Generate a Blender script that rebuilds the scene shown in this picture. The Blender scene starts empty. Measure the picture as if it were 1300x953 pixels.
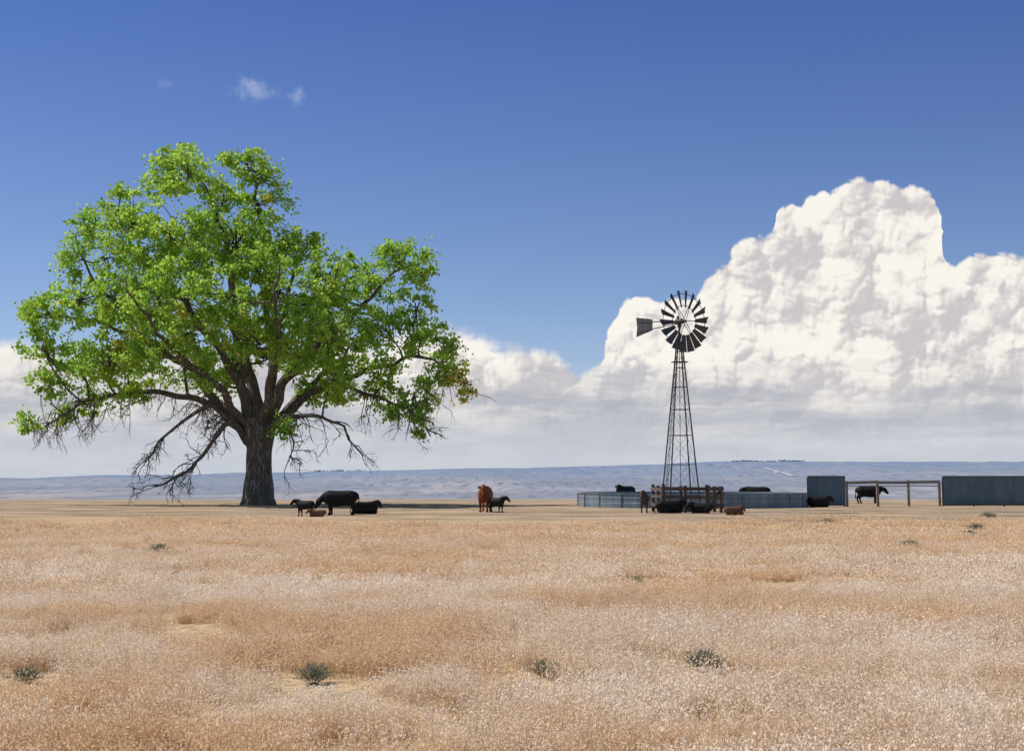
import bpy, bmesh, math, random
import numpy as np
from mathutils import Vector, Matrix, noise
random.seed(7); np.random.seed(7)
scene = bpy.context.scene
scene.view_settings.view_transform = 'Standard'
scene.view_settings.look = 'None'
scene.view_settings.exposure = 0
R = math.radians

# ------------------------------------------------------------------ helpers
def link(o, parent=None):
    scene.collection.objects.link(o)
    if parent: o.parent = parent
    return o
def empty(name, loc=(0,0,0)):
    e = bpy.data.objects.new(name, None); e.location = loc; e.empty_display_size=.5
    return link(e)
def mesh_obj(name, verts, faces, mat=None, parent=None, smooth=False, loc=None):
    me = bpy.data.meshes.new(name)
    me.from_pydata([tuple(v) for v in verts], [], faces); me.update()
    mats = mat if isinstance(mat,(list,tuple)) else [mat]
    for m in mats:
        if m: me.materials.append(m)
    if smooth: me.polygons.foreach_set('use_smooth',[True]*len(me.polygons))
    o = bpy.data.objects.new(name, me)
    if loc: o.location = loc
    return link(o, parent)

class G:
    """node graph helper"""
    def __init__(s, tree): s.t=tree; s.n=tree.nodes; s.l=tree.links
    def node(s, typ, **kw):
        n = s.n.new(typ)
        for k,v in kw.items(): setattr(n,k,v)
        return n
    def put(s, sock, v):
        if v is None: return
        if isinstance(v, bpy.types.NodeSocket): s.l.new(v, sock)
        else:
            if hasattr(sock,'default_value'):
                try: sock.default_value = v
                except Exception:
                    sock.default_value = tuple(v)+(1.0,)
    def m(s, op, a, b=None, c=None, clamp=False):
        n = s.node('ShaderNodeMath', operation=op, use_clamp=clamp)
        s.put(n.inputs[0],a); s.put(n.inputs[1],b); s.put(n.inputs[2],c)
        return n.outputs[0]
    def v(s, op, a, b=None, sc=None):
        n = s.node('ShaderNodeVectorMath', operation=op)
        s.put(n.inputs[0],a); s.put(n.inputs[1],b)
        if sc is not None: s.put(n.inputs['Scale'],sc)
        return n.outputs[1] if op in('LENGTH','DISTANCE','DOT_PRODUCT') else n.outputs[0]
    def mix(s, f, a, b, blend='MIX'):
        n = s.node('ShaderNodeMix', data_type='RGBA', blend_type=blend)
        n.clamp_factor=True
        s.put(n.inputs[0],f)
        for i,x in ((6,a),(7,b)):
            if isinstance(x,(tuple,list)) and len(x)==3: x=tuple(x)+(1,)
            s.put(n.inputs[i],x)
        return n.outputs[2]
    def mr(s, x, a,b,c=0.,d=1., smooth=False):
        n = s.node('ShaderNodeMapRange', interpolation_type='SMOOTHSTEP' if smooth else 'LINEAR')
        for i,q in enumerate((x,a,b,c,d)): s.put(n.inputs[i],q)
        return n.outputs[0]
    def noise(s, vec, scale, detail=4, rough=.5, dist=0, dim='3D'):
        n = s.node('ShaderNodeTexNoise', noise_dimensions=dim); s.put(n.inputs['Vector'],vec)
        n.inputs['Scale'].default_value=scale; n.inputs['Detail'].default_value=detail
        n.inputs['Roughness'].default_value=rough; n.inputs['Distortion'].default_value=dist
        return n.outputs['Fac'], n.outputs['Color']
    def xyz(s, x,y,z=0.):
        n=s.node('ShaderNodeCombineXYZ')
        for i,q in enumerate((x,y,z)): s.put(n.inputs[i],q)
        return n.outputs[0]
    def sep(s, v):
        n=s.node('ShaderNodeSeparateXYZ'); s.put(n.inputs[0],v); return n.outputs

def new_mat(name):
    m = bpy.data.materials.new(name); m.use_nodes=True
    g = G(m.node_tree); b = m.node_tree.nodes['Principled BSDF']
    b.inputs['Specular IOR Level'].default_value=.25
    return m,g,b
def pbr(name, c1, c2, scale=3, rough=.8, metal=0, stretch=(1,1,1), bump=0, detail=5, spec=.25):
    m,g,b = new_mat(name)
    tc = g.node('ShaderNodeTexCoord')
    vec = g.v('MULTIPLY', tc.outputs['Object'], stretch)
    f,_ = g.noise(vec, scale, detail, .6)
    f2 = g.mr(f,.3,.7)
    g.put(b.inputs['Base Color'], g.mix(f2,c1,c2))
    b.inputs['Roughness'].default_value=rough; b.inputs['Metallic'].default_value=metal
    b.inputs['Specular IOR Level'].default_value=spec
    if bump:
        bn=g.node('ShaderNodeBump'); bn.inputs['Strength'].default_value=bump; bn.inputs['Distance'].default_value=.05
        g.put(bn.inputs['Height'],f); g.put(b.inputs['Normal'],bn.outputs[0])
    return m
def leafy(name, colf, trans=.5, tcolf=None, rough=.6):
    """two-sided thin material: diffuse + translucent"""
    m = bpy.data.materials.new(name); m.use_nodes=True
    g=G(m.node_tree); g.n.clear()
    out=g.node('ShaderNodeOutputMaterial')
    c = colf(g); tc = tcolf(g,c) if tcolf else c
    d=g.node('ShaderNodeBsdfDiffuse'); g.put(d.inputs[0],c)
    t=g.node('ShaderNodeBsdfTranslucent'); g.put(t.inputs[0],tc)
    mx=g.node('ShaderNodeMixShader'); mx.inputs[0].default_value=trans
    g.l.new(d.outputs[0],mx.inputs[1]); g.l.new(t.outputs[0],mx.inputs[2])
    g.l.new(mx.outputs[0],out.inputs[0])
    return m

# ------------------------------------------------------------------ camera
PITCH=4.17
cam = bpy.data.cameras.new('camera'); co = bpy.data.objects.new('camera',cam); link(co)
cam.lens=50; cam.sensor_width=36; cam.sensor_fit='HORIZONTAL'; cam.clip_end=30000; cam.clip_start=.1
co.location=(0,0,2.0); co.rotation_euler=(R(90+PITCH),0,0)
scene.camera=co

# ------------------------------------------------------------------ sun + sky
SUN_EL, SUN_AZ = 54, -72          # degrees; azimuth from +Y (view direction) toward +X
sd = Vector((math.sin(R(SUN_AZ))*math.cos(R(SUN_EL)), math.cos(R(SUN_AZ))*math.cos(R(SUN_EL)), math.sin(R(SUN_EL))))
L = bpy.data.lights.new('sun','SUN'); L.energy=5.0; L.angle=R(.53); L.color=(1,.96,.90)
lo = bpy.data.objects.new('sun',L); link(lo)
lo.rotation_euler = sd.to_track_quat('Z','Y').to_euler(); lo.location=(0,0,60)

W = bpy.data.worlds.new('World'); scene.world=W; W.use_nodes=True
g=G(W.node_tree); g.n.clear()
wo=g.node('ShaderNodeOutputWorld')
bg0=g.node('ShaderNodeBackground'); bg0.inputs[1].default_value=.12
bg=g.node('ShaderNodeBackground'); bg.inputs[1].default_value=.1
sky=g.node('ShaderNodeTexSky', sky_type='NISHITA', sun_disc=False)
sky.sun_elevation=R(SUN_EL); sky.sun_rotation=R(SUN_AZ); sky.altitude=1500; sky.air_density=1.0; sky.dust_density=.3; sky.ozone_density=2.5
tc=g.node('ShaderNodeTexCoord')
D=g.v('NORMALIZE',tc.outputs['Generated'])
dx,dy,dz = g.sep(D)
az = g.m('MULTIPLY', g.m('ARCTAN2',dx,dy), 57.2958)
el = g.m('MULTIPLY', g.m('ARCSINE',dz), 57.2958)
skyc = g.mix(1.0, sky.outputs[0], g.mix(g.mr(el,8.,20.),(.80,.82,.98),(.46,.58,.96)), 'MULTIPLY')
g.put(bg0.inputs[0], sky.outputs[0])
P = g.xyz(az,el,0.)
def height_group():
    t = bpy.data.node_groups.new('billow','ShaderNodeTree')
    t.interface.new_socket('P',in_out='INPUT',socket_type='NodeSocketVector')
    t.interface.new_socket('H',in_out='OUTPUT',socket_type='NodeSocketFloat')
    q=G(t); gi=q.node('NodeGroupInput'); go=q.node('NodeGroupOutput')
    _,c = q.noise(gi.outputs[0],.7,4,.5,dim='2D')
    off = q.v('SCALE', q.v('SUBTRACT',c,(.5,.5,.5)), None, .9)
    pp = q.v('ADD', gi.outputs[0], off)
    hs=None
    for sc,w in ((.42,.55),(.95,.33),(2.1,.18),(4.4,.07)):
        vo=q.node('ShaderNodeTexVoronoi', feature='F1', voronoi_dimensions='2D')
        q.put(vo.inputs['Vector'],q.v('ADD',pp,(sc*7,sc*3,0))); vo.inputs['Scale'].default_value=sc
        dd=vo.outputs['Distance']; dd=q.m('MULTIPLY',q.m('MULTIPLY',dd,dd),w*1.6)
        hs = dd if hs is None else q.m('ADD',hs,dd)
    h = q.m('SUBTRACT',1.0,hs)
    q.put(go.inputs[0],h)
    return t
hg=height_group()
def Hn(vec):
    n=g.node('ShaderNodeGroup'); n.node_tree=hg; g.put(n.inputs[0],vec); return n.outputs[0]
H0=Hn(P)
H1=Hn(g.v('ADD',P,(-.10,.14,0)))
H2=Hn(g.v('ADD',P,(-.4,.6,0)))
def deg(px,py):
    return (math.degrees(math.atan((px-650)/1805)), PITCH+math.degrees(math.atan((476.5-py)/1805)))
outline=[(-60,425),(0,428),(40,436),(120,446),(300,436),(450,420),(540,402),(575,400),(610,408),(640,430),(700,436),(740,464),(762,458),(770,425),(785,388),(800,374),(840,374),(880,370),(890,350),(902,332),(930,310),(960,300),(984,298),(991,268),(1002,254),(1022,240),(1045,244),(1060,252),(1080,240),(1105,236),(1130,240),(1160,244),(1188,254),(1197,275),(1201,335),(1215,350),(1230,343),(1250,330),(1280,333),(1310,342),(1400,420)]
fc=g.node('ShaderNodeFloatCurve'); cv=fc.mapping.curves[0]
AZ0,AZ1,ELM=-24.,24.,14.
pts=[(0.,.25)]+[((deg(x,y)[0]-AZ0)/(AZ1-AZ0), deg(x,y)[1]/ELM) for x,y in outline]+[(1.,.22)]
cv.points[0].location=pts[0]; cv.points[1].location=pts[-1]
for p in pts[1:-1]: cv.points.new(*p)
for p in cv.points: p.handle_type='VECTOR'
fc.mapping.update()
azd = g.m('ADD',az,g.m('MULTIPLY',g.m('SUBTRACT',H1,.72),.34))
g.put(fc.inputs['Value'], g.mr(azd,AZ0,AZ1))
top=g.m('MULTIPLY',fc.outputs[0],ELM)
d = g.m('ADD', g.m('SUBTRACT',top,el), g.m('MULTIPLY',g.m('SUBTRACT',H0,.76),.75))
soft = g.mr(az,.0,5.,.9,.20,True)
mask = g.mr(g.m('DIVIDE',d,soft),0.,1.,0.,1.,True)
rel = g.m('ADD', g.m('MULTIPLY',g.m('SUBTRACT',H0,H1),1.6), g.m('MULTIPLY',g.m('SUBTRACT',H0,H2),1.1))
big,_ = g.noise(P,.30,3,.5,dim='2D')
lit = g.m('ADD', g.m('ADD',rel,.50), g.m('MULTIPLY',g.m('SUBTRACT',big,.5),1.9))
lit = g.m('ADD', lit, g.mr(d,0.,1.8,.35,0.))
lit = g.m('MULTIPLY', lit, 1.0, clamp=True)
lit = g.mr(lit,0.,1.,0.,1.,True)
cl_hi = (.98,.93,.85); cl_lo=(.61,.575,.585)
cc = g.mix(lit, cl_lo, cl_hi)
st,_ = g.noise(g.v('MULTIPLY',P,(.16,1.0,1)),1.1,5,.6,dim='2D')
base = g.mr(g.m('ADD',el,g.m('MULTIPLY',g.m('SUBTRACT',st,.5),3.6)),2.3,5.2,1.,0.,True)
cc = g.mix(g.m('MULTIPLY',base,.85), cc, g.mix(g.mr(st,.4,.65),(.43,.455,.52),(.64,.635,.65)))
cc10 = g.v('SCALE',cc,None,10.)
hz = g.mr(el,0.2,8.,1.,0.,True)
hzc = g.v('SCALE', (.58,.62,.69), None, 10.)
skyh = g.mix(g.m('MULTIPLY',hz,.80), skyc, g.v('SCALE',(.46,.58,.77),None,10.))
col = g.mix(g.m('MULTIPLY',mask,.98), skyh, cc10)
low = g.mr(el,.4,3.0,.82,0.,True)
col = g.mix(low, col, hzc)
wn,_=g.noise(P,1.3,6,.62,dim='2D')
for (px,py,rx,ry) in ((315,121,1.15,.6),(373,127,.45,.5),(205,121,.5,.3)):
    a0,e0=deg(px,py)
    q=g.v('DIVIDE', g.v('SUBTRACT',P,(a0,e0,0)), (rx,ry,1))
    q=g.m('SUBTRACT',1.,g.v('LENGTH',q))
    w=g.mr(g.m('ADD',q,g.m('MULTIPLY',g.m('SUBTRACT',wn,.55),2.6)),-.1,1.3,0.,.34 if px>210 else .10,True)
    w=g.m('MULTIPLY',w,g.mr(q,-.3,.4,0.,1.,True))
    col=g.mix(w,col,(7.4,7.9,9.0))
g.put(bg.inputs[0],col)
# the detailed cloud bank only exists over the northern quarter of the sky; elsewhere it is clear
sect=g.m('MULTIPLY', g.mr(g.m('ABSOLUTE',az),34.,42.,1.,0.), g.mr(el,24.,34.,1.,0.))
mxs=g.node('ShaderNodeMixShader'); g.put(mxs.inputs[0],sect); g.l.new(bg0.outputs[0],mxs.inputs[1]); g.l.new(bg.outputs[0],mxs.inputs[2])
g.l.new(mxs.outputs[0],wo.inputs[0])

# ------------------------------------------------------------------ terrain
ridge_px=[(-4000,-20),(-2000,-12),(-650,-9),(0,-8),(150,6),(350,28),(560,42),(700,52),(850,66),(900,74),(1300,77),(2000,80),(5000,60)]
def ridge(x):
    px=650+1805*x/6000
    return float(np.interp(px,[a for a,b in ridge_px],[b for a,b in ridge_px]))
def sstep(t): t=max(0,min(1,t)); return t*t*(3-2*t)
def ground_z(x,y):
    z = 0.05*noise.noise(Vector((x*.12,y*.12,0)))+.02*noise.noise(Vector((x*.5,y*.5,3)))
    z *= 1-sstep((abs(y-100)-30)/400) if y>130 else 1
    if y>121:
        z -= 20*sstep((y-121)/650)
    if y>900:
        t=min(1,(y-900)/5100)
        zr=ridge(x)
        z = -20+(zr+20)*(t**1.15)
        w=math.sin(math.pi*min(1,t*.93))
        z += 17*noise.noise(Vector((x*.0010,y*.0013,0)))*w
        z += 9*noise.noise(Vector((x*.0030,y*.0034,5)))*w*min(1,t*5)
        z += 3.2*noise.noise(Vector((x*.009,y*.008,8)))*min(1,t*4)
        if y>6000: z -= (y-6000)*.004
    return z
ys=list(np.linspace(-400,0,14))+list(np.linspace(3,130,90))+list(np.geomspace(134,11000,240))
us=np.linspace(-1,1,281)
V=[];F=[]
for y in ys:
    hw=160+1.1*abs(y)
    for u in us:
        uu=math.copysign(abs(u)**1.4,u)
        V.append((uu*hw,y,ground_z(uu*hw,y)))
n=len(us)
for j in range(len(ys)-1):
    for i in range(n-1):
        a=j*n+i; F.append((a,a+1,a+n+1,a+n))
m,g,b=new_mat('prairie_ground')
geo=g.node('ShaderNodeNewGeometry'); pos=geo.outputs['Position']
x,y,z=g.sep(pos)
n1,_=g.noise(pos,.35,4,.6,dim='2D'); n2,_=g.noise(pos,6.,4,.65,dim='2D'); n3,_=g.noise(g.v('MULTIPLY',pos,(.3,1,1)),.10,3,.55,dim='2D')
grass=g.mix(g.mr(n1,.35,.65),(.62,.46,.30),(.50,.34,.19))
grass=g.mix(g.mr(n2,.4,.62),grass,(.36,.25,.14))
dirt=g.mix(g.mr(n1,.4,.62),(.30,.215,.15),(.15,.115,.08))
dirt=g.mix(g.mr(n2,.45,.6),dirt,(.40,.29,.20))
n4,_=g.noise(g.v('MULTIPLY',pos,(.12,.5,1)),1.,3,.55,dim='2D')
dirt=g.mix(g.mr(n4,.48,.66,0.,.8),dirt,(.50,.36,.24))
dirt=g.mix(g.mr(n4,.44,.34,0.,.6),dirt,(.16,.16,.09))
ff=g.mr(g.m('ADD',y,g.m('MULTIPLY',g.m('SUBTRACT',n3,.5),38.)),62.,76.,0.,1.,True)
near=g.mix(ff,grass,dirt)
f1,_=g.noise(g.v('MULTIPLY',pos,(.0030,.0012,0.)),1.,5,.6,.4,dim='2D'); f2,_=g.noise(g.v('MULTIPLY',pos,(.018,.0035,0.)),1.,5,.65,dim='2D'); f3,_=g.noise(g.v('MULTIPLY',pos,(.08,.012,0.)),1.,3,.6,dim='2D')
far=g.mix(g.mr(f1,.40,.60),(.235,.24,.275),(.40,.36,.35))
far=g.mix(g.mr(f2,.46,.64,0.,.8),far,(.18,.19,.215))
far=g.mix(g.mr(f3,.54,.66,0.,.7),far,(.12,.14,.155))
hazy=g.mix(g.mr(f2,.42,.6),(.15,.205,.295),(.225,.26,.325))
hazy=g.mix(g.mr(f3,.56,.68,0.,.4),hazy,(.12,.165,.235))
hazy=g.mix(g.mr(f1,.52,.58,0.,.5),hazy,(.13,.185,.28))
far=g.mix(g.mr(y,800.,4400.,0.,.90),far,hazy)  # aerial haze painted into the ground colour, bluer with distance
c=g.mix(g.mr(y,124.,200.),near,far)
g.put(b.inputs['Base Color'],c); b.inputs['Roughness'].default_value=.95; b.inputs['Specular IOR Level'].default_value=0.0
bn=g.node('ShaderNodeBump'); bn.inputs['Strength'].default_value=.6; bn.inputs['Distance'].default_value=.12
g.put(bn.inputs['Height'],g.m('MULTIPLY',n2,g.mr(y,100.,180.,1.,0.))); g.put(b.inputs['Normal'],bn.outputs[0])
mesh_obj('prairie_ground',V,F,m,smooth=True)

V=[];F=[]
rp=[(520,2600),(560,3000),(650,3500),(640,4000),(560,4600),(545,5200)]
rp=[(float(np.interp(t,range(6),[a for a,_ in rp])),float(np.interp(t,range(6),[q for _,q in rp]))) for t in np.linspace(0,5,60)]
for (rx,ry) in rp:
    for s in(-1,1): V.append((rx+s*6,ry,ground_z(rx+s*6,ry)+.9))
for i in range(len(rp)-1): F.append((2*i,2*i+1,2*i+3,2*i+2))
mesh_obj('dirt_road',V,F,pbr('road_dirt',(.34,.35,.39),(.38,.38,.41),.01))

# ------------------------------------------------------------------ grass
def wn_col(base,dark,warm,sc=.22):
    def f(g):
        geo=g.node('ShaderNodeNewGeometry'); oi=g.node('ShaderNodeObjectInfo')
        a,_=g.noise(g.v('MULTIPLY',geo.outputs['Position'],(.7,1.3,1)),sc,3,.65,dim='2D')
        yy=g.sep(geo.outputs['Position'])[1]
        c=g.mix(g.mr(a,.46,.62),base,warm)
        c=g.mix(g.mr(yy,24.,58.,0.,.85),c,warm)
        return g.mix(g.m('MULTIPLY',g.m('POWER',oi.outputs['Random'],1.6),.7),c,dark)
    return f
m_stalk=leafy('dry_stalk',wn_col((.80,.65,.47),(.50,.34,.20),(.66,.44,.24)),.3)
m_seed=leafy('seed_head',wn_col((.93,.82,.69),(.72,.53,.35),(.83,.61,.38)),.35)
m_low=leafy('low_blade',wn_col((.58,.42,.26),(.30,.20,.12),(.46,.30,.16)),.3)
def grass_patch(name,seed,Rr,n,h0,h1,w,ss):
    rs=np.random.RandomState(seed); V=[];F=[];M=[]
    cl=[(rs.uniform(-.6,.6)*Rr,rs.uniform(-.6,.6)*Rr,rs.uniform(.65,1.2)) for _ in range(14)]
    for i in range(n):
        if rs.rand()<.75:
            c=cl[rs.randint(14)]; px=c[0]+rs.normal()*.09*Rr; py=c[1]+rs.normal()*.09*Rr; hs=c[2]
        else:
            r=Rr*math.sqrt(rs.rand()); a=rs.rand()*6.283; px=r*math.cos(a);py=r*math.sin(a);hs=.8
        low=rs.rand()<.34
        h=rs.uniform(h0,h1)*hs*(.5 if low else 1)
        lx,ly=rs.normal(0,.22,2)*h
        a=rs.rand()*6.283; ww=w*(1.6 if low else 1)
        wx,wy=math.cos(a)*ww,math.sin(a)*ww
        k=len(V)
        V+= [(px-wx,py-wy,-.03),(px+wx,py+wy,-.03),(px+lx,py+ly,h)]
        F+= [(k,k+1,k+2)]; M+=[2 if low else 0]
        if not low:
            for s in range(5):
                t=rs.uniform(.50,1.08); q=Vector((px+lx*t,py+ly*t,h*t))+Vector(rs.normal(0,.018*ss,3).tolist())
                d1=Vector(rs.normal(0,1,3).tolist()).normalized(); d1.z=abs(d1.z)+.3; d1.normalize()
                d2=d1.cross(Vector(rs.normal(0,1,3).tolist())).normalized()
                L1=rs.uniform(.007,.015)*ss; L2=L1*.45
                k=len(V); V+=[q-d1*L1,q+d2*L2,q+d1*L1,q-d2*L2]; F.append((k,k+1,k+2,k+3)); M.append(1)
    me=bpy.data.meshes.new(name); me.from_pydata([tuple(v) for v in V],[],F)
    for mm in (m_stalk,m_seed,m_low): me.materials.append(mm)
    me.polygons.foreach_set('material_index',M); me.update()
    return me
shrubs=[(-1.93,14.0,.20),(1.98,14.9,.22),(.34,14.4,.16),(-4.75,14.1,.16),(-9.6,39,.30),(11.4,41,.34),(13.7,62,.42),(2.4,27.5,.16),(8.9,33,.2),(18.5,57,.38),(16,50,.28),(24,72,.42),(1.0,48,.24)]
groot=empty('dry_grass')
def scatter(kind,y0,y1,dens,meshes,smin,smax,zs=1.0):
    buckets=[[] for _ in meshes]
    yy=y0
    while yy<y1:
        stepy=1/math.sqrt(dens)
        hw=yy*.40+5
        xx=-hw
        while xx<hw:
            px=xx+random.uniform(-.5,.5)*stepy; py=yy+random.uniform(-.5,.5)*stepy
            nn=noise.noise(Vector((px*.33,py*.25,9)))+.5*noise.noise(Vector((px*1.1,py*.9,2)))
            sc=random.uniform(smin,smax)*(1+.34*nn)
            ok = nn>-.55
            if py>54 and random.random()<(py-54)/18+ .7*noise.noise(Vector((px*.1,py*.1,1))): ok=False
            for s in shrubs:
                if abs(s[0]-px)<s[2]*.9+.35 and -1.6<(py-s[1])<.4 : ok=False
            if ok: buckets[random.randrange(len(meshes))].append((px,py,sc))
            xx+=stepy
        yy+=stepy
    for i,bk in enumerate(buckets):
        V=[];F=[]
        for (px,py,sc) in bk:
            a=random.uniform(0,6.283); h=sc*.5*math.sqrt(2); k=len(V); z0=ground_z(px,py)
            for q in range(4): V.append((px+h*math.cos(a+q*math.pi/2),py+h*math.sin(a+q*math.pi/2),z0))
            F.append((k,k+1,k+2,k+3))
        o=mesh_obj(f'grass_{kind}_{i}',V,F,None,groot)
        o.instance_type='FACES'; o.use_instance_faces_scale=True; o.instance_faces_scale=1.0
        o.show_instancer_for_render=False; o.show_instancer_for_viewport=False
        c=bpy.data.objects.new(f'tuft_{kind}_{i}',meshes[i]); link(c,o)
nearm=[grass_patch(f'tuftA{i}',10+i,.64,500,.15,.30,.0022,1.0) for i in range(5)]
midm=[grass_patch(f'tuftB{i}',30+i,1.0,420,.14,.27,.0050,1.9) for i in range(4)]
farm=[grass_patch(f'tuftC{i}',50+i,1.6,320,.08,.17,.011,3.0) for i in range(3)]
scatter('near',7.5,24,2.3,nearm,.82,1.15)
scatter('mid',23.5,46,.9,midm,.76,1.08)
scatter('far',45,76,.34,farm,.75,1.05)

# ------------------------------------------------------------------ sagebrush
def col_sage(g):
    geo=g.node('ShaderNodeNewGeometry'); a,_=g.noise(geo.outputs['Position'],9.,2,.6)
    return g.mix(g.mr(a,.35,.65),(.17,.175,.11),(.36,.34,.23))
m_sage=leafy('sage_leaf',col_sage,.3); m_twig=pbr('twig',(.16,.12,.09),(.24,.2,.16),8)
def sage_mesh(seed):
    rs=np.random.RandomState(seed);V=[];F=[];M=[]
    for i in range(1300):
        a=rs.rand()*6.283; r=rs.rand()**.45; e=rs.rand()**.8*1.45
        c=Vector((math.cos(a)*math.cos(e),math.sin(a)*math.cos(e),math.sin(e)*.8+.05))*r
        c*=.75+.55*noise.noise(c.normalized()*2.2+Vector((seed,0,0)))+.2
        d1=(c.normalized()+Vector(rs.normal(0,.6,3).tolist())).normalized(); d2=d1.cross(Vector(rs.normal(0,1,3).tolist())).normalized()
        k=len(V);V+=[c-d1*.08,c+d2*.024,c+d1*.08,c-d2*.024];F.append((k,k+1,k+2,k+3));M.append(0)
    for i in range(70):
        d1=Vector(rs.normal(0,1,3).tolist());d1.z=abs(d1.z)+.3;d1.normalize();d2=d1.cross(Vector((.3,.5,.1))).normalized()*.012
        k=len(V);V+=[-d2-Vector((0,0,.3)),d2-Vector((0,0,.3)),d1*1.0+d2*.4,d1*1.0-d2*.4];F.append((k,k+1,k+2,k+3));M.append(1)
    me=bpy.data.meshes.new('sagebrush');me.from_pydata([tuple(v) for v in V],[],F);me.materials.append(m_sage);me.materials.append(m_twig)
    me.polygons.foreach_set('material_index',M);me.update();return me
sm=[sage_mesh(i) for i in range(3)]
for i,(sx,sy,sr) in enumerate(shrubs):
    o=bpy.data.objects.new('sagebrush',sm[i%3]); link(o)
    o.location=(sx,sy,ground_z(sx,sy)+.04); o.scale=(sr*random.uniform(1.05,1.35),sr,sr*random.uniform(.85,1.0)*(1.0 if sy<20 else .8)); o.rotation_euler=(0,0,random.choice([0,3.14])+random.uniform(-.4,.4))

# ------------------------------------------------------------------ tube helper
class Tubes:
    def __init__(s): s.V=[];s.F=[]
    def add(s,pts,rad,n=6,cap=True,rough=0):
        pts=[Vector(p) for p in pts]; k0=len(s.V); N=len(pts)
        up=None
        for i,p in enumerate(pts):
            t=(pts[min(i+1,N-1)]-pts[max(i-1,0)])
            t = t.normalized() if t.length>1e-6 else Vector((0,0,1))
            if up is None:
                up=Vector((1,0,0)) if abs(t.x)<.8 else Vector((0,1,0))
            a=(up-t*up.dot(t)).normalized(); up=a; bb=t.cross(a)
            for q in range(n):
                th=2*math.pi*q/n
                r=rad[i]*(1+rough*noise.noise(Vector((math.cos(th)*2.3+p.x,math.sin(th)*2.3,p.z*.35)))) if rough else rad[i]
                s.V.append(p+a*math.cos(th)*r+bb*math.sin(th)*r)
        for i in range(N-1):
            for q in range(n):
                a=k0+i*n+q;b2=k0+i*n+(q+1)%n
                s.F.append((a,b2,b2+n,a+n))
        if cap:
            s.F.append(tuple(k0+q for q in reversed(range(n)))); s.F.append(tuple(k0+(N-1)*n+q for q in range(n)))
def catmull(P,sub):
    P=[Vector(p) for p in P]; out=[]
    for i in range(len(P)-1):
        p0=P[max(i-1,0)];p1=P[i];p2=P[i+1];p3=P[min(i+2,len(P)-1)]
        for k in range(sub):
            t=k/sub
            out.append(.5*((2*p1)+(p2-p0)*t+(2*p0-5*p1+4*p2-p3)*t*t+(3*p1-p0-3*p2+p3)*t**3))
    out.append(P[-1]); return out

# ------------------------------------------------------------------ cottonwood
TX,TY=-20.0,112.
tree=empty('cottonwood_tree',(TX,TY,0))
S=1/16.1
def tp(a,b,dy=0): return Vector(((a-327)*S,dy,(640-b)*S))
T=Tubes()
trunk=[(327,646),(327,638),(327,628),(329,600),(330,570),(329,548),(327,530)]
T.add(catmull([tp(a,b) for a,b in trunk],5),list(np.interp(np.linspace(0,6,31),[0,1,2,3,4,5,6],[1.65,1.38,1.16,1.0,1.02,1.15,1.0])),28,True,.28)
limbs=[
 ([(322,560,0),(312,510,-.4),(296,470,-1),(262,420,-1.5),(225,375,-1),(180,325,-1),(150,285,0)],.58,.09),
 ([(328,550,0),(318,490,.5),(300,440,.8),(292,380,.5),(283,310,0),(262,250,0),(230,205,.5)],.64,.09),
 ([(332,545,0),(345,480,.6),(340,420,1.2),(332,350,1),(326,290,.5),(318,215,0)],.56,.09),
 ([(335,545,0),(362,490,-1),(395,455,-1.5),(430,415,-1),(470,375,-1),(510,335,0)],.52,.08),
 ([(338,545,0),(375,510,.5),(420,485,1),(480,465,1),(540,455,.5),(585,480,0)],.46,.06),
 ([(318,555,0),(285,520,.8),(240,505,1.3),(190,498,1),(135,500,.5),(90,520,0),(55,545,0)],.44,.06),
 ([(318,560,0),(290,530,-.8),(255,480,-1.5),(200,440,-2),(140,415,-1.5),(70,405,-1)],.46,.07),
 ([(320,566,0),(298,538,-1.2),(280,552,-1.8),(262,578,-2.2),(240,602,-2.6),(205,616,-3)],.30,.07),
 ([(318,558,0),(275,520,-2),(245,535,-2.6),(215,562,-3),(196,588,-3.2)],.26,.05),
 ([(336,560,0),(362,532,-1.2),(395,528,-1.8),(430,540,-2.2),(462,577,-2.5)],.30,.06),
 ([(334,552,0),(350,500,-3),(365,450,-6),(370,400,-8.5),(375,360,-10)],.42,.07),
 ([(325,552,0),(300,500,3),(280,440,6),(270,380,9),(260,330,10.5)],.5,.08),
 ([(322,552,0),(290,500,-3),(250,460,-6),(220,420,-8.5),(200,390,-10)],.40,.07),
 ([(334,552,0),(375,500,3),(410,455,6),(435,420,9)],.45,.08),
 ([(340,420,1.2),(365,380,0),(372,330,0),(380,290,0)],.26,.06),
 ([(262,420,-1.5),(190,400,-2),(130,370,-1.5),(95,300,-1)],.26,.06),
 ([(420,485,1),(470,500,1),(520,525,.5),(545,555,0)],.22,.05),
 ([(362,532,-1.2),(375,560,-1),(372,580,-1)],.12,.03),
]
samples=[]
for (pl,r0,r1) in limbs:
    pp=catmull([tp(*p) for p in pl],6)
    pp=[pp[0]]+[p+Vector([noise.noise(p*.6+Vector((k*9,0,0)))*.42 for k in range(3)]) for p in pp[1:]]
    N=len(pp); rr=[r0+(r1-r0)*(i/(N-1))**.7 for i in range(N)]
    T.add(pp,rr,10,True,.2)
    samples+= [(p,r) for p,r in zip(pp,rr)][3:]
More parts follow.
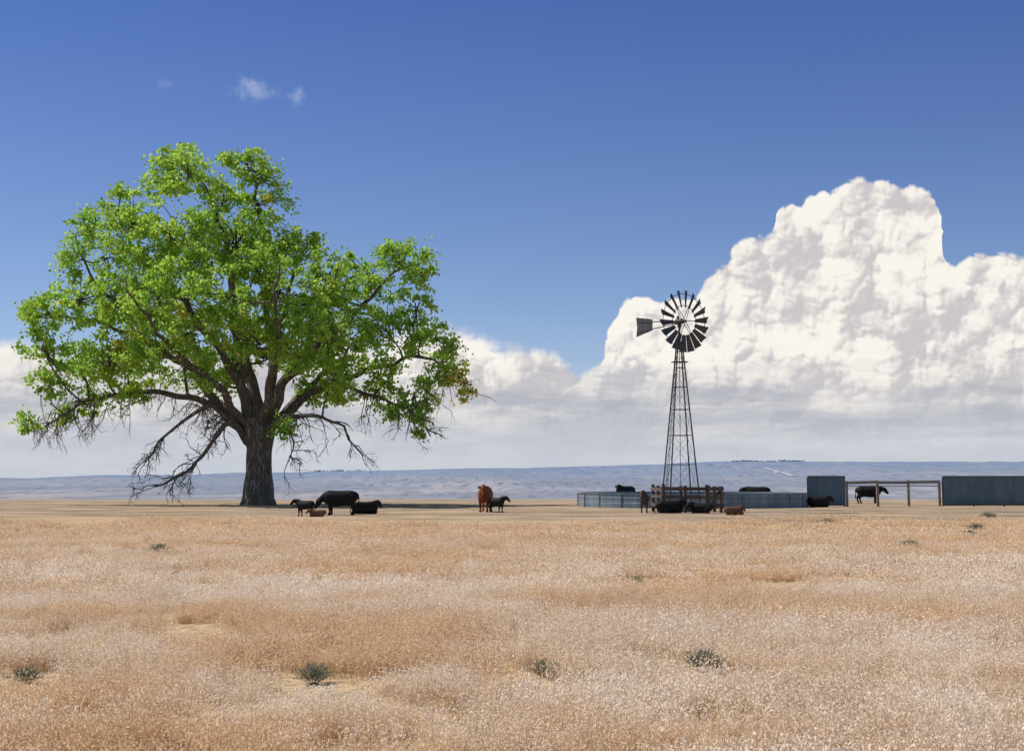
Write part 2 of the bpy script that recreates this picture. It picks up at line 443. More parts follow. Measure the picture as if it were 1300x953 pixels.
lobes=[(218,205,30,[1.5]),(196,196,15,[0]),(240,228,34,[-2]),(308,205,26,[1]),(330,222,22,[-1]),(325,255,32,[0]),(285,200,10,[0]),(195,230,18,[0]),(290,258,24,[-2]),
 (150,262,30,[1]),(112,290,27,[0]),(130,320,24,[2]),(178,290,40,[-3]),(240,300,42,[-4,3]),(310,318,40,[-4,4]),(90,325,18,[-1]),(148,240,9,[0]),
 (355,315,30,[-1]),(388,308,22,[0]),(60,398,30,[0]),(30,396,15,[0]),(105,380,42,[-2]),(165,385,42,[-4,3]),(230,380,42,[-7,6]),(300,390,40,[-8,8]),
 (50,440,22,[0]),(95,460,34,[1]),(150,455,38,[-3,3]),(215,455,34,[-6,5]),(62,490,22,[0]),(38,532,14,[0]),(110,512,20,[1]),(165,505,17,[0]),(75,525,12,[0]),
 (370,380,36,[-7,6]),(420,365,38,[-3,3]),(465,345,30,[0]),(505,330,27,[0]),(535,345,15,[0]),(525,382,26,[0]),(490,312,11,[0]),(540,325,8,[0]),
 (430,430,40,[-5,4]),(490,420,38,[-2]),(535,425,28,[0]),(380,445,32,[-6,5]),(330,440,28,[-7,7]),(560,460,24,[0]),(583,478,14,[0]),(575,440,14,[0]),
 (480,478,32,[1]),(525,500,26,[0]),(425,485,26,[-3,3]),(533,535,15,[0]),(500,520,16,[0]),(365,545,15,[-1]),(385,500,18,[2]),(270,480,20,[-4,4]),(270,435,32,[-8,7]),
 (200,340,30,[-5]),(265,350,30,[-6]),(340,355,30,[-6]),
]
rs=np.random.RandomState(3)
CL=[]
for (a,b_,r,deps) in lobes:
    for dpt in deps:
        c=tp(a,b_,dpt+rs.uniform(-.6,.6)); rm=r*S
        best=min(samples,key=lambda s:(s[0]-c).length+1.0*max(0,s[0].z-c.z+.5))
        p0=best[0]; mid=p0.lerp(c,.5)+Vector((rs.uniform(-.4,.4),rs.uniform(-.4,.4),-.25*(c-p0).length*.4))
        if (c-p0).length>.4:
            q=catmull([p0,mid,c],5); T.add(q,list(np.linspace(min(best[1]*.7,.16),.045,len(q))),6)
        nc=int(max(4,5.7*rm*rm+3))
        for k in range(nc):
            dd=Vector(rs.normal(0,1,3).tolist()).normalized()
            f_=(.30+.88*rs.rand()**.6)
            cc_=c+Vector((dd.x,dd.y,dd.z*.95))*rm*f_
            CL.append((cc_,rs.uniform(.38,1.0)))
            if rs.rand()<.55:
                q=catmull([c.lerp(p0,rs.uniform(0,.5)),c.lerp(cc_,.5)+Vector(rs.normal(0,.2,3).tolist()),cc_],3)
                T.add(q,list(np.linspace(.05,.018,len(q))),4,False)
def twig(p,d,L,r,depth):
    pts=[p];n=6
    for i in range(n):
        d=(d+Vector(rs.normal(0,.22,3).tolist())+Vector((0,0,-.10))).normalized(); p=p+d*L/n; pts.append(p)
    T.add(pts,list(np.linspace(r,r*.4,n+1)),4,False)
    if depth>0:
        for k in range(rs.randint(2,5)):
            q=pts[rs.randint(1,n+1)]
            dd=(d+Vector(rs.normal(0,.75,3).tolist())).normalized()
            twig(q,dd,L*rs.uniform(.4,.7),r*.6,depth-1)
lowS=[s for s in samples if s[0].z<10.5 and (abs(s[0].x)>2.2)]
for i in range(150):
    s=lowS[rs.randint(len(lowS))]; out=1 if s[0].x>0 else -1
    if s[0].x>0 and rs.rand()<.35: continue
    twig(s[0],Vector((out*rs.uniform(.1,1.),rs.uniform(-.5,.5),rs.uniform(-.9,.3))).normalized(),rs.uniform(1.0,2.6),.045,2)
for (a,b_) in [(60,540),(80,545),(100,540),(125,530),(45,545),(150,520),(540,500),(555,490),(500,525),(520,540),(70,520),(110,535),(200,505),(470,520)]:
    for k in range(3): twig(tp(a+rs.uniform(-12,12),b_-18,rs.uniform(-2,2)),Vector((rs.uniform(-.5,.2) if a<300 else rs.uniform(-.3,.5),0,-1)).normalized(),rs.uniform(1.5,2.8),.045,2)
m_bark,g,b=new_mat('bark')
tcn=g.node('ShaderNodeTexCoord'); ov=tcn.outputs['Object']
a,_=g.noise(g.v('MULTIPLY',ov,(3.2,3.2,.5)),1.5,5,.65,.5); bb,_=g.noise(ov,.5,3,.5)
ridg=g.m('ABSOLUTE',g.m('SUBTRACT',a,.5))
c=g.mix(g.mr(ridg,.0,.10),(.07,.055,.045),(.38,.32,.27))
c=g.mix(g.mr(bb,.4,.7,0.,.5),c,(.21,.175,.145))
g.put(b.inputs['Base Color'],c); b.inputs['Roughness'].default_value=.95
bn=g.node('ShaderNodeBump'); bn.inputs['Strength'].default_value=.9; bn.inputs['Distance'].default_value=.18
g.put(bn.inputs['Height'],g.mr(ridg,0.,.15)); g.put(b.inputs['Normal'],bn.outputs[0])
mesh_obj('trunk_and_limbs',T.V,T.F,m_bark,tree,smooth=True)
# leaves
NL=56
cen=np.array([list(c) for c,_ in CL]); sz=np.array([s for _,s in CL]); K=len(CL)
yel_c=[(tp(588,490,0),1.6),(tp(170,436,-4.5),.9),(tp(340,262,-2),.5),(tp(265,412,-9),.5),(tp(592,496,0),1.3)]
yv=np.zeros(K)
for (c,r) in yel_c:
    dd=np.linalg.norm((cen-np.array(list(c)))*np.array([1,.3,1]),axis=1); yv=np.maximum(yv,np.clip(1.4-dd/r,0,1))
extra=np.array([list(c+Vector(rs.normal(0,.5,3).tolist())) for c,_ in yel_c for _ in range(2)])
cen=np.vstack([cen,extra]); sz=np.append(sz,[.45]*len(extra)); yv=np.append(yv,[.7]*len(extra)); K=len(cen)
print('clusters',K)
ax=rs.normal(0,1,(K,3)); ax[:,2]*=.5; ax/=np.linalg.norm(ax,axis=1)[:,None]
off=rs.normal(0,1,(K,NL,3))*np.array([.34,.34,.27])*sz[:,None,None]
off+=ax[:,None,:]*rs.normal(0,1,(K,NL,1))*(.55*sz)[:,None,None]
off[:,:,2]-=.18*np.hypot(off[:,:,0],off[:,:,1])
C=(cen[:,None,:]+off).reshape(-1,3); M=len(C)
d1=rs.normal(0,1,(M,3)); d1[:,2]-=.7; d1/=np.linalg.norm(d1,axis=1)[:,None]
d2=np.cross(d1,rs.normal(0,1,(M,3))); d2/=np.linalg.norm(d2,axis=1)[:,None]
ls=rs.uniform(.10,.18,(M,1)); 
V=np.stack([C-d1*ls,C+d2*ls*.75-d1*ls*.1,C+d1*ls,C-d2*ls*.75-d1*ls*.1],1).reshape(-1,3)
me=bpy.data.meshes.new('foliage'); me.vertices.add(M*4); me.vertices.foreach_set('co',V.ravel())
me.loops.add(M*4); me.loops.foreach_set('vertex_index',np.arange(M*4,dtype=np.int32))
me.polygons.add(M); me.polygons.foreach_set('loop_start',np.arange(0,M*4,4,dtype=np.int32)); 
me.update(calc_edges=True)
at=me.color_attributes.new('leaf_colour','FLOAT_COLOR','POINT')
r1=rs.rand(M,1); r2=np.repeat(rs.rand(K),NL)[:,None]
lc=np.array([[.16,.32,.045]])*(1-r1)+np.array([[.33,.50,.08]])*r1
lc=lc*(1-.5*r2)+np.array([[.50,.62,.13]])*.5*r2
yl=((rs.rand(M) < np.repeat(yv,NL)*.8) | (rs.rand(M)<.015))
lc[yl]=np.array([.70,.54,.13])
cv_=np.ones((M,4,4),dtype=np.float32); cv_[:,:,:3]=lc[:,None,:]
at.data.foreach_set('color',cv_.ravel())
def col_leaf(g):
    at=g.node('ShaderNodeAttribute',attribute_name='leaf_colour'); return at.outputs['Color']
def col_leaf_t(g,c): return g.mix(1.0,c,(1.45,1.4,1.2),'MULTIPLY')
m_leaf=leafy('cottonwood_leaf',col_leaf,.5,col_leaf_t)
me.materials.append(m_leaf)
link(bpy.data.objects.new('foliage',me),tree)

# ------------------------------------------------------------------ beam helper
class Beams:
    def __init__(s): s.V=[];s.F=[]
    def beam(s,p,q,w,h=None,up=(0,0,1)):
        h=h or w; p=Vector(p);q=Vector(q);t=(q-p).normalized();u=Vector(up)
        if abs(t.dot(u))>.98:u=Vector((0,1,0))
        a=t.cross(u).normalized();b2=a.cross(t).normalized();k=len(s.V)
        for e in(p,q):
            for sa,sb in((-1,-1),(1,-1),(1,1),(-1,1)): s.V.append(e+a*sa*w/2+b2*sb*h/2)
        s.F+=[(k+3,k+2,k+1,k),(k+4,k+5,k+6,k+7)]+[(k+i,k+(i+1)%4,k+4+(i+1)%4,k+4+i) for i in range(4)]
    def obj(s,name,mat,parent=None): return mesh_obj(name,s.V,s.F,mat,parent)

# ------------------------------------------------------------------ windmill
WX,WY=10.4,88.
wm=empty('windmill',(WX,WY,0)); wm.rotation_euler=(0,0,R(9))
m_steel=pbr('weathered_steel',(.05,.045,.045),(.11,.09,.08),4,.6,.3)
m_vane=pbr('vane_steel',(.05,.055,.065),(.10,.095,.10),3,.6,.3)
TH=10.55; bh=1.0; th_=.13
def leg(sx,sy,z): t=z/TH; w=bh+(th_-bh)*t; return Vector((sx*w,sy*w,z))
B=Beams()
cs=[(-1,-1),(1,-1),(1,1),(-1,1)]
for sx,sy in cs: B.beam(leg(sx,sy,-.1),leg(sx,sy,TH),.07)
lv=[.9,2.9,4.7,6.3,7.7,8.9,9.9]
for z in lv:
    for i in range(4):
        B.beam(leg(*cs[i],z),leg(*cs[(i+1)%4],z),.036)
for a,b2 in zip([0.1]+lv[:-1],lv):
    for i in range(4):
        B.beam(leg(*cs[i],a),leg(*cs[(i+1)%4],b2),.014); B.beam(leg(*cs[(i+1)%4],a),leg(*cs[i],b2),.014)
B.obj('tower',m_steel,wm)
B=Beams()
for s in(-.16,.16): B.beam((-1.01,s,0),(-.17,s*.8,TH-.6),.025)
z=.4
while z<TH-.7:
    xx=-1.01+.84*z/(TH-.6); B.beam((xx,-.16,z),(xx,.16,z),.02); z+=.38
B.obj('ladder',m_steel,wm)
B=Beams()
B.beam((-.45,0,9.25),(.45,0,9.25),.8,.05); B.beam((0,0,TH-.5),(0,0,TH+1.0),.11); B.beam((0,0,.3),(0,0,TH),.03); B.beam((0,0,-.1),(0,0,1.3),.16)
B.obj('platform_and_pump_rod',m_steel,wm)
HZ=11.75
head=bpy.data.objects.new('wheel_head',None); link(head,wm); head.location=(0,0,HZ); head.rotation_euler=(0,0,R(-90+35-9))
Tt=Tubes()
Tt.add([(-.35,0,0),(-.2,0,.03),(.25,0,.03),(.42,0,0)],[.12,.19,.17,.10],12); Tt.add([(0,0,-.35),(0,0,0)],[.10,.14],10)
Tt.add([(.3,0,0),(.62,0,0)],[.08,.08],10); Tt.add([(-.1,0,.1),(-.1,0,.38)],[.12,.07],8)
mesh_obj('gearbox',Tt.V,Tt.F,m_steel,head,smooth=False)
V=[];F=[]
NB=18; RW=1.93; XF=.5
for i in range(NB):
    th=2*math.pi*i/NB+.1
    rows=[]
    for r,w in ((.86,.11),((.86+RW)/2,.175),(RW,.24)):
        er=Vector((0,math.cos(th),math.sin(th))); et=Vector((0,-math.sin(th),math.cos(th))); ex=Vector((1,0,0))
        wd=(et*math.cos(R(30))+ex*math.sin(R(30)))
        cen_=er*r+ex*XF
        nrm=wd.cross(er)
        rows.append([cen_-wd*w,cen_+nrm*w*.18,cen_+wd*w])
    k=len(V)
    for row in rows: V+=row
    for j in range(2):
        for q in range(2): a=k+j*3+q; F.append((a,a+1,a+4,a+3))
o=mesh_obj('wheel_blades',V,F,m_vane,head); sm_=o.modifiers.new('s','SOLIDIFY'); sm_.thickness=.012
Tt=Tubes()
for rr,xo in((.98,XF-.03),(1.72,XF-.05)):
    c=[(xo,rr*math.cos(t),rr*math.sin(t)) for t in np.linspace(0,2*math.pi,49)]; Tt.add(c,[.022]*49,5,False)
for i in range(6):
    t=2*math.pi*i/6+.1
    for xo in(.32,.60): Tt.add([(xo,.05*math.cos(t),.05*math.sin(t)),(XF-.03,1.74*math.cos(t),1.74*math.sin(t))],[.022,.018],5)
mesh_obj('wheel_rim_and_spokes',Tt.V,Tt.F,m_steel,head)
V=[(-2.55,0,-.30),(-2.55,0,.40),(-4.15,0,.66),(-4.05,0,.0),(-4.15,0,-.62)]
o=mesh_obj('tail_vane',V,[(0,1,2,3,4)],m_vane,head); o.modifiers.new('s','SOLIDIFY').thickness=.02
B=Beams(); B.beam((-.2,0,.05),(-4.0,0,.35),.06); B.beam((-.2,0,-.08),(-4.0,0,-.32),.05); B.beam((-1.4,0,-.15),(-1.4,0,.15),.04); B.beam((-3.0,.02,-.42),(-3.0,.02,.52),.04)
B.obj('tail_boom',m_steel,head)

# ------------------------------------------------------------------ wood pen around pump
m_wood=pbr('weathered_wood',(.055,.04,.032),(.16,.12,.095),3,.9,0,(1,1,1),.3)
m_wood2=pbr('grey_wood',(.17,.13,.11),(.30,.24,.20),3,.9,0,(1,1,1),.3)
pen=empty('wooden_pen',(10.7,87.6,0)); pen.rotation_euler=(0,0,R(5))
B=Beams()
hx,hy=1.75,1.75
for (px,py) in [(-hx,-hy),(-.45,-hy),(.85,-hy),(hx,-hy),(hx,0),(hx,hy),(0,hy),(-hx,hy),(-hx,0)]:
    B.beam((px,py,-.1),(px+random.uniform(-.03,.03),py,1.62+random.uniform(-.1,.1)),.17)
B.obj('posts',m_wood,pen)
B=Beams()
for z,w in((1.42,.2),(.92,.18),(.42,.2)):
    for (p,q) in (((-hx-.15,-hy-.11),(hx+.15,-hy-.11)),((hx+.11,-hy),(hx+.11,hy)),((-hx,hy+.11),(hx,hy+.11)),((-hx-.11,-hy),(-hx-.11,hy))):
        B.beam((p[0],p[1],z+random.uniform(-.05,.05)),(q[0],q[1],z+random.uniform(-.05,.05)),.045,w)
B.beam((.85,-hy-.17,.1),(hx,-hy-.17,1.5),.04,.14); B.beam((.9,-hy-.17,1.15),(hx+.2,-hy-.17,1.15),.04,.16)
B.obj('rails',m_wood,pen)
B=Beams(); B.beam((-1.2,.3,.18),(.9,.3,.18),.8,.5); B.beam((-1.2,-.1,.46),(.9,-.1,.46),.08,.06); B.beam((-1.2,.7,.46),(.9,.7,.46),.08,.06)
B.obj('pump_base',m_wood,pen)

# ------------------------------------------------------------------ round stock tank
m_tank,g,b=new_mat('galvanised_tank')
tcn=g.node('ShaderNodeTexCoord'); a,_=g.noise(g.v('MULTIPLY',tcn.outputs['Object'],(1,1,.25)),1.4,4,.65); a2,_=g.noise(tcn.outputs['Object'],.6,3,.6)
c=g.mix(g.mr(a,.35,.65),(.12,.16,.20),(.22,.26,.30)); c=g.mix(g.mr(a2,.55,.75,0.,.6),c,(.24,.21,.18))
g.put(b.inputs['Base Color'],c); b.inputs['Roughness'].default_value=.6; b.inputs['Metallic'].default_value=.25
tank=empty('stock_tank',(13.3,106,0))
V=[];F=[];N=128;TR=8.4;
prof=[(TR,-.1),(TR+.03,.33),(TR,.35),(TR,.66),(TR+.03,.68),(TR,.7),(TR,.96),(TR+.05,.97),(TR+.05,1.03),(TR-.06,1.03),(TR-.06,.2)]
for i in range(N):
    t=2*math.pi*i/N
    for r,z in prof: V.append((r*math.cos(t),r*math.sin(t),z))
k=len(prof)
for i in range(N):
    for j in range(k-1): a=i*k+j; b2=((i+1)%N)*k+j; F.append((a,b2,b2+1,a+1))
mesh_obj('tank_wall',V,F,m_tank,tank)
B=Beams()
for i in range(24):
    t=2*math.pi*i/24+.05; e=Vector((math.cos(t),math.sin(t),0)); B.beam(e*(TR+.05)+Vector((0,0,-.05)),e*(TR+.05)+Vector((0,0,.96)),.07,.04)
B.obj('tank_seams',m_tank,tank)
m_water,g,b=new_mat('water'); b.inputs['Base Color'].default_value=(.03,.05,.05,1); b.inputs['Roughness'].default_value=.08; b.inputs['Specular IOR Level'].default_value=.5
mesh_obj('water',[( (TR-.08)*math.cos(2*math.pi*i/N),(TR-.08)*math.sin(2*math.pi*i/N),.82) for i in range(N)],[tuple(range(N))],m_water,tank)

# ------------------------------------------------------------------ steel windbreak panels
m_panel,g,b=new_mat('slate_steel_sheet')
tcn=g.node('ShaderNodeTexCoord'); a,_=g.noise(g.v('MULTIPLY',tcn.outputs['Object'],(1,1,.2)),2.,4,.65)
g.put(b.inputs['Base Color'],g.mix(g.mr(a,.3,.7),(.075,.11,.14),(.12,.16,.195))); b.inputs['Roughness'].default_value=.55; b.inputs['Metallic'].default_value=.1
def panel(x0,x1,y0,y1,h):
    root=empty('steel_windbreak',(x0,y0,0)); L_=math.hypot(x1-x0,y1-y0); root.rotation_euler=(0,0,math.atan2(y1-y0,x1-x0))
    V=[];F=[];nx=int(L_/.06)
    for i in range(nx+1):
        xx=L_*i/nx; yy=(.025 if (i//2)%2 else 0)
        V+=[(xx,yy,.05),(xx,yy,h)]
    for i in range(nx): F.append((2*i,2*i+2,2*i+3,2*i+1))
    o=mesh_obj('sheet',V,F,m_panel,root); o.modifiers.new('s','SOLIDIFY').thickness=.01
    B=Beams(); B.beam((-.02,-.02,h+.02),(L_+.02,-.02,h+.02),.09,.07); B.beam((0,-.03,.12),(L_,-.03,.12),.05,.1)
    xx=0
    while xx<=L_+.01: B.beam((xx,.12,-.1),(xx,.12,h-.02),.1); xx+=L_/max(1,round(L_/2.4))
    B.obj('frame',m_steel,root)
panel(22.0,24.75,106,106.1,2.2); panel(32.05,46,106,107,2.2)
def rail_fence(name,pts,h,rails,pw,rw,mat,step):
    root=empty(name,(pts[0][0],pts[0][1],0)); o0=Vector((pts[0][0],pts[0][1],0)); P_=Beams(); R_=Beams()
    for (a,b2) in zip(pts[:-1],pts[1:]):
        A=Vector((*a,0))-o0;Bv=Vector((*b2,0))-o0; nseg=max(1,round((Bv-A).length/step))
        for i in range(nseg+1):
            p=A.lerp(Bv,i/nseg); gz=ground_z(p.x+o0.x,p.y+o0.y); P_.beam(p+Vector((0,0,gz-.2)),p+Vector((random.uniform(-.05,.05),0,gz+h+random.uniform(-.04,.08))),pw)
        for z,hh in rails:
            for i in range(nseg):
                p=A.lerp(Bv,i/nseg);q=A.lerp(Bv,(i+1)/nseg); dn=Vector((0,-pw*.5-rw*.6,0))
                R_.beam(p+dn+Vector((0,0,z+ground_z(p.x+o0.x,p.y+o0.y)+random.uniform(-.03,.03))),q+dn+Vector((0,0,z+ground_z(q.x+o0.x,q.y+o0.y)+random.uniform(-.03,.03))),rw,hh)
    P_.obj('posts',mat,root); R_.obj('rails',mat,root)
rail_fence('wooden_rail_fence',[(24.95,106.3),(31.85,106.3)],1.85,[(1.78,.22),(1.50,.06)],.18,.06,m_wood2,2.4)

# ------------------------------------------------------------------ cattle
def hide(name,c1,c2,pale=None):
    m,g,b=new_mat(name); tcn=g.node('ShaderNodeTexCoord'); a,_=g.noise(tcn.outputs['Object'],5.,4,.6)
    g.put(b.inputs['Base Color'],g.mix(g.mr(a,.35,.65),c1,c2)); b.inputs['Roughness'].default_value=.65; b.inputs['Specular IOR Level'].default_value=.12
    return m
m_black=hide('black_hide',(.008,.007,.008),(.016,.013,.012)); m_red=hide('red_hide',(.15,.035,.013),(.22,.06,.022)); m_brown=hide('brown_hide',(.10,.045,.025),(.16,.075,.04)); m_grey=hide('dun_hide',(.05,.04,.035),(.08,.065,.055))
def loft(V,F,rings,side=(0,1,0),n=14):
    side=Vector(side); k0=len(V); N=len(rings); P_=[Vector(r[0]) for r in rings]
    for i in range(N):
        t=(P_[min(i+1,N-1)]-P_[max(i-1,0)]).normalized(); s=(side-t*side.dot(t)).normalized(); u=t.cross(s)
        rw,rh=rings[i][1],rings[i][2]
        for q in range(n):
            th=2*math.pi*q/n; V.append(P_[i]+s*math.cos(th)*rw+u*math.sin(th)*rh)
    for i in range(N-1):
        for q in range(n):
            a=k0+i*n+q;b2=k0+i*n+(q+1)%n; F.append((a,b2,b2+n,a+n))
    F.append(tuple(k0+q for q in reversed(range(n)))); F.append(tuple(k0+(N-1)*n+q for q in range(n)))
def cow_mesh(name,neck=35,headp=-50,yaw=0,lying=False,calf=False,stride=0.):
    V=[];F=[]
    k=.87 if calf else 1.
    dz=-.50 if lying else (.04 if calf else 0)
    if calf and lying: dz=-.55
    tr=[(-.97,1.16,.06,.08),(-.93,1.13,.20,.20),(-.80,1.06,.29,.31),(-.60,1.00,.33,.37),(-.30,.94,.37,.415),(.05,.91,.385,.435),(.32,.92,.36,.435),(.55,.95,.31,.42),(.74,.98,.25,.35),(.88,1.0,.15,.22)]
    xs=.88 if calf else 1.
    loft(V,F,[((x*xs,0,z+dz),rw*k*(1.12 if lying else 1),rh*k) for x,z,rw,rh in tr],n=24)
    if not calf:
        for s in(-1,1): loft(V,F,[((-.66,.10*s,1.25+dz),.09,.08),((-.60,.20*s,1.20+dz),.10,.09),((-.50,.24*s,1.10+dz),.06,.06)],side=(0,0,1),n=8)
    Bn=Vector((.58*xs,0,1.10+dz)); ca,sa=math.cos(R(neck)),math.sin(R(neck)); nl=.50 if calf else .55
    kn=1.0
    def rot(p):
        d_=p-Bn; f=min(1,d_.length/.5); a=R(yaw)*f; return Bn+Vector((d_.x*math.cos(a)-d_.y*math.sin(a),d_.x*math.sin(a)+d_.y*math.cos(a),d_.z))
    nv=Vector((ca,0,sa)); poll=Bn+nv*nl; hd=Vector((math.cos(R(headp)),0,math.sin(R(headp)))); hu=Vector((-hd.z,0,hd.x))
    Y=Vector((-math.sin(R(yaw)),math.cos(R(yaw)),0))
    loft(V,F,[(rot(Bn-nv*.22),.16*k,.18*k),(rot(Bn-nv*.08),.22*k,.26*k),(rot(Bn+nv*.10),.21*kn,.28*kn),(rot(Bn+nv*.28),.165*kn,.24*kn),(rot(Bn+nv*.42),.14*kn,.20*kn),(rot(poll),.125*kn,.165*kn)],side=Y,n=16)
    hk=1.0 if calf else 1.12
    loft(V,F,[(rot(poll-hd*.08+hu*.05),.085*hk,.09*hk),(rot(poll+hd*.02+hu*.03),.13*hk,.14*hk),(rot(poll+hd*.15+hu*.01),.135*hk,.15*hk),(rot(poll+hd*.27),.105*hk,.125*hk),(rot(poll+hd*.38),.085*hk,.10*hk),(rot(poll+hd*.47),.09*hk,.09*hk),(rot(poll+hd*.53),.075*hk,.07*hk),(rot(poll+hd*.56),.04*hk,.04*hk)],side=Y,n=16)
    for s in(-1,1):
        e0=rot(poll+hd*.03+hu*.03)+Y*s*.09; e1=e0+Y*s*.12+Vector((-.02,0,-.02)); e2=e0+Y*s*.25+Vector((-.02,0,-.06))
        loft(V,F,[(e0,.045,.035),(e1,.085,.030),(e0.lerp(e2,.8),.06,.025),(e2,.02,.02)],side=(0,0,1),n=8)
    lk=1.12 if calf else 1.2
    for s in(-1,1):
        st=stride*s; y=.19*s*k
        fx=.50*xs; hx=-.62*xs
        if not lying:
            loft(V,F,[((fx,y*.85,1.0),.13*k,.22*k),((fx+.02,y,.78),.12*k,.175*k),((fx+st*.3,y,.60),.088*lk,.115*lk),((fx+.01+st*.5,y,.46),.066*lk,.078*lk),((fx+st*.7,y,.39),.062*lk,.068*lk),((fx-.01+st*.9,y,.25),.043*lk,.048*lk),((fx-.01+st,y,.14),.045*lk,.05*lk),((fx+.01+st,y,.09),.056*lk,.06*lk),((fx+.03+st,y,.04),.06*lk,.072*lk),((fx+.035+st,y,0),.064*lk,.08*lk)],n=12)
            loft(V,F,[((hx-.02,y*.85,1.08),.18*k,.25*k),((hx,y*1.02,.92),.17*k,.29*k),((hx+.03-st*.3,y*1.08,.75),.13*k,.22*k),((hx-.06-st*.5,y*1.08,.60),.082*lk,.13*lk),((hx-.17-st*.7,y*1.08,.49),.06*lk,.088*lk),((hx-.19-st*.8,y*1.08,.42),.055*lk,.068*lk),((hx-.15-st*.9,y*1.08,.27),.045*lk,.052*lk),((hx-.12-st,y*1.08,.14),.047*lk,.052*lk),((hx-.10-st,y*1.08,.09),.056*lk,.06*lk),((hx-.08-st,y*1.08,.04),.06*lk,.07*lk),((hx-.07-st,y*1.08,0),.064*lk,.078*lk)],n=12)
        else:
            y=.24*s*(.85 if calf else 1)
            loft(V,F,[((.45,y*.8,.42),.14,.18),((.58,y,.26),.11,.14),((.76,y*1.1,.11),.075,.085),((.68,y*1.2,.07),.06,.06),((.42,y*1.25,.06),.055,.055),((.32,y*1.25,.06),.06,.055)],n=10)
            loft(V,F,[((-.62,y*.8,.40),.2,.25),((-.44,y*1.3,.30),.15,.22),((-.22,y*1.6,.19),.11,.15),((-.45,y*1.75,.10),.08,.09),((-.62,y*1.75,.08),.06,.07),((-.35,y*1.9,.06),.05,.05),((-.2,y*1.9,.06),.06,.055)],n=10)
    if not lying:
        loft(V,F,[((-.86*xs,0,1.22+dz*.5),.05,.06),((-.99*xs,0,1.17+dz*.5),.042,.042),((-1.04*xs,0,.98),.034,.034),((-1.04*xs,.02,.7),.032,.032),((-1.03*xs,.03,.55),.06,.055),((-1.02*xs,.03,.36),.03,.03)],n=8)
        if not calf: loft(V,F,[((-.52,0,.72),.14,.16),((-.48,0,.60),.15,.16),((-.44,0,.52),.09,.10)],n=10)
    elif not calf:
        loft(V,F,[((-.90,0,1.2+dz),.05,.06),((-1.0,.05,.5),.035,.035),((-1.02,.15,.2),.032,.032),((-.93,.3,.06),.05,.04)],n=8)
    loft(V,F,[((.74*xs,0,1.02+dz),.12*k,.16*k),((.78*xs,0,.84+dz),.14*k,.18*k),((.66*xs,0,.68+dz),.09*k,.12*k)],n=10)
    me=bpy.data.meshes.new(name); me.from_pydata([tuple(v) for v in V],[],F); me.update()
    bm=bmesh.new(); bm.from_mesh(me); bmesh.ops.recalc_face_normals(bm,faces=bm.faces); bm.to_mesh(me); bm.free()
    o=bpy.data.objects.new('tmp',me); scene.collection.objects.link(o)
    r=o.modifiers.new('r','REMESH'); r.mode='VOXEL'; r.voxel_size=.02; r.use_smooth_shade=True
    s_=o.modifiers.new('s','SMOOTH'); s_.factor=.5; s_.iterations=6
    dg=bpy.context.evaluated_depsgraph_get(); me2=bpy.data.meshes.new_from_object(o.evaluated_get(dg)); me2.name=name
    bpy.data.objects.remove(o); me2.polygons.foreach_set('use_smooth',[True]*len(me2.polygons))
    return me2
C_up=cow_mesh('c_up',32,-48,stride=.04); C_front=cow_mesh('c_front',28,-60,8,stride=.04); C_low=cow_mesh('c_low',-28,-58,0,stride=.05); C_mid=cow_mesh('c_mid',5,-45,0,stride=.08)
C_ly=cow_mesh('c_ly',22,-42,25,lying=True); K_up=cow_mesh('k_up',24,-42,15,calf=True,stride=.05); K_ly=cow_mesh('k_ly',18,-40,40,lying=True,calf=True); K_fr=cow_mesh('k_fr',30,-50,-15,calf=True)
def animal(name,me,x,y,rot,sc,mat):
    o=bpy.data.objects.new(name,me.copy()); o.data.materials.clear(); o.data.materials.append(mat)
    link(o); o.location=(x,y,ground_z(x,y)-.01); o.rotation_euler=(0,0,R(rot)); o.scale=(sc,)*3
animal('calf',K_up,-11.25,77.6,158,.64,m_black)
animal('calf',K_ly,-10.45,76.8,185,.52,m_brown)
animal('cow',C_low,-9.65,80,184,1.02,m_black)
animal('cow',C_ly,-8.5,82.6,30,.85,m_black)
animal('cow',C_front,-1.66,88,-97,1.14,m_red)
animal('calf',K_up,-.92,86.3,-38,.68,m_black)
animal('cow',C_front,9.35,117,-130,1.08,m_black)
animal('cow',C_mid,20.1,117,176,1.05,m_black)
animal('calf',K_up,23.1,117,150,.68,m_red)
animal('cow',C_mid,29.5,118,-6,1.05,m_black)
animal('cow',C_ly,22.4,104.4,5,.9,m_black)
animal('calf',K_fr,7.95,85.9,-95,.9,m_grey)
animal('cow',C_ly,9.35,84.6,12,.88,m_black)
animal('calf',K_ly,12.5,80.4,10,.66,m_brown)
animal('calf',K_ly,11.2,84.5,175,.8,m_black)

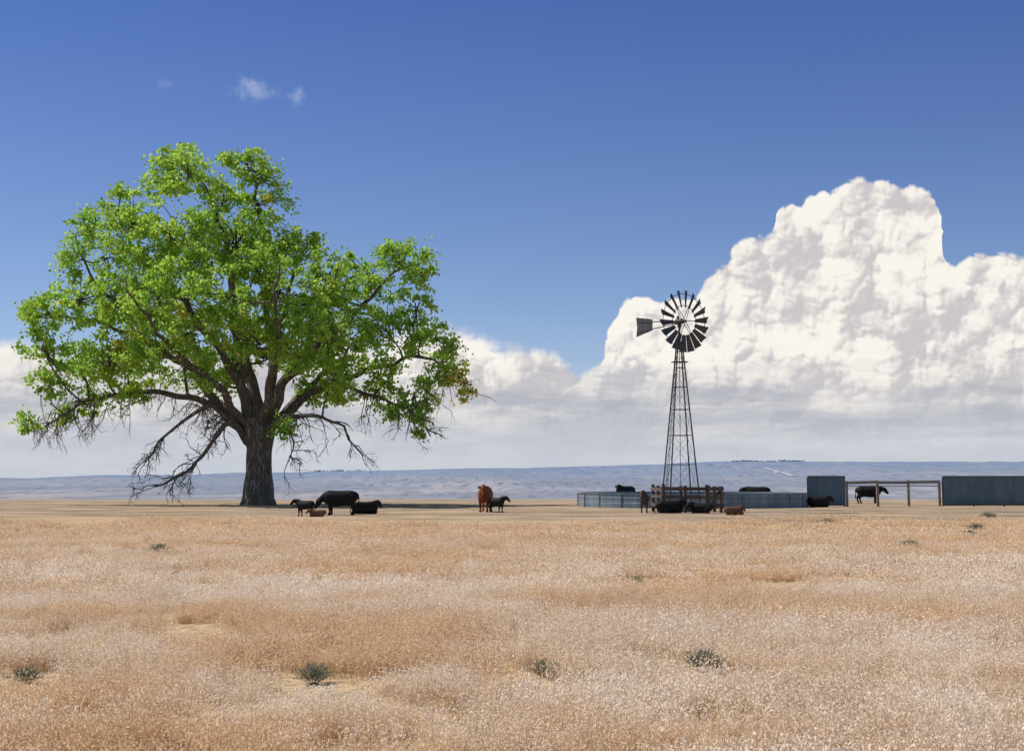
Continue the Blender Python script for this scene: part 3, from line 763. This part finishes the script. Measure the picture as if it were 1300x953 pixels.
# ------------------------------------------------------------------ distant trees + farm buildings
def blobtree(V,F,x,y,r,h):
    z0=ground_z(x,y)
    for k in range(26):
        c=Vector((x+random.gauss(0,r*.8),y+random.gauss(0,r*.4),z0+h*random.uniform(-.1,.8))); q=h*random.uniform(.2,.45)
        k0=len(V)
        for d_ in((1,0,0),(0,1,0),(-1,0,0),(0,-1,0),(0,0,1),(0,0,-1)): V.append(c+Vector(d_)*q*random.uniform(.7,1.3))
        for i in range(4): F.append((k0+i,k0+(i+1)%4,k0+4)); F.append((k0+(i+1)%4,k0+i,k0+5))
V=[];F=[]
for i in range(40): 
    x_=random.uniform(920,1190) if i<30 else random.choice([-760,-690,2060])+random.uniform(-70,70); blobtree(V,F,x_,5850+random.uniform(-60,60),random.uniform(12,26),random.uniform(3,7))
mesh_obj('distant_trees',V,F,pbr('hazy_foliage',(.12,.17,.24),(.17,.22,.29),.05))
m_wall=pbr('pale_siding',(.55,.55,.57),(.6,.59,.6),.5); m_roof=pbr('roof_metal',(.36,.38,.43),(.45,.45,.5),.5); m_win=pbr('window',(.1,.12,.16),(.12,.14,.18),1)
def barn(x,y,w,d_,h):
    z=ground_z(x,y); root=empty('farm_building',(x,y,z-.5))
    mesh_obj('walls',[(-w,-d_,0),(w,-d_,0),(w,d_,0),(-w,d_,0),(-w,-d_,h),(w,-d_,h),(w,d_,h),(-w,d_,h),(-w,0,h*1.5),(w,0,h*1.5)],[(0,1,5,4),(2,3,7,6),(1,2,6,9,5),(3,0,4,8,7)],m_wall,root)
    mesh_obj('roof',[(-w-.6,-d_-.6,h-.2),(w+.6,-d_-.6,h-.2),(w+.6,0,h*1.5+.15),(-w-.6,0,h*1.5+.15),(w+.6,d_+.6,h-.2),(-w-.6,d_+.6,h-.2)],[(0,1,2,3),(3,2,4,5)],m_roof,root)
    mesh_obj('door_and_windows',[(-1.5,-d_-.05,0),(1.5,-d_-.05,0),(1.5,-d_-.05,h*.7),(-1.5,-d_-.05,h*.7),(w*.5,-d_-.05,h*.35),(w*.75,-d_-.05,h*.35),(w*.75,-d_-.05,h*.7),(w*.5,-d_-.05,h*.7)],[(0,1,2,3),(4,5,6,7)],m_win,root)
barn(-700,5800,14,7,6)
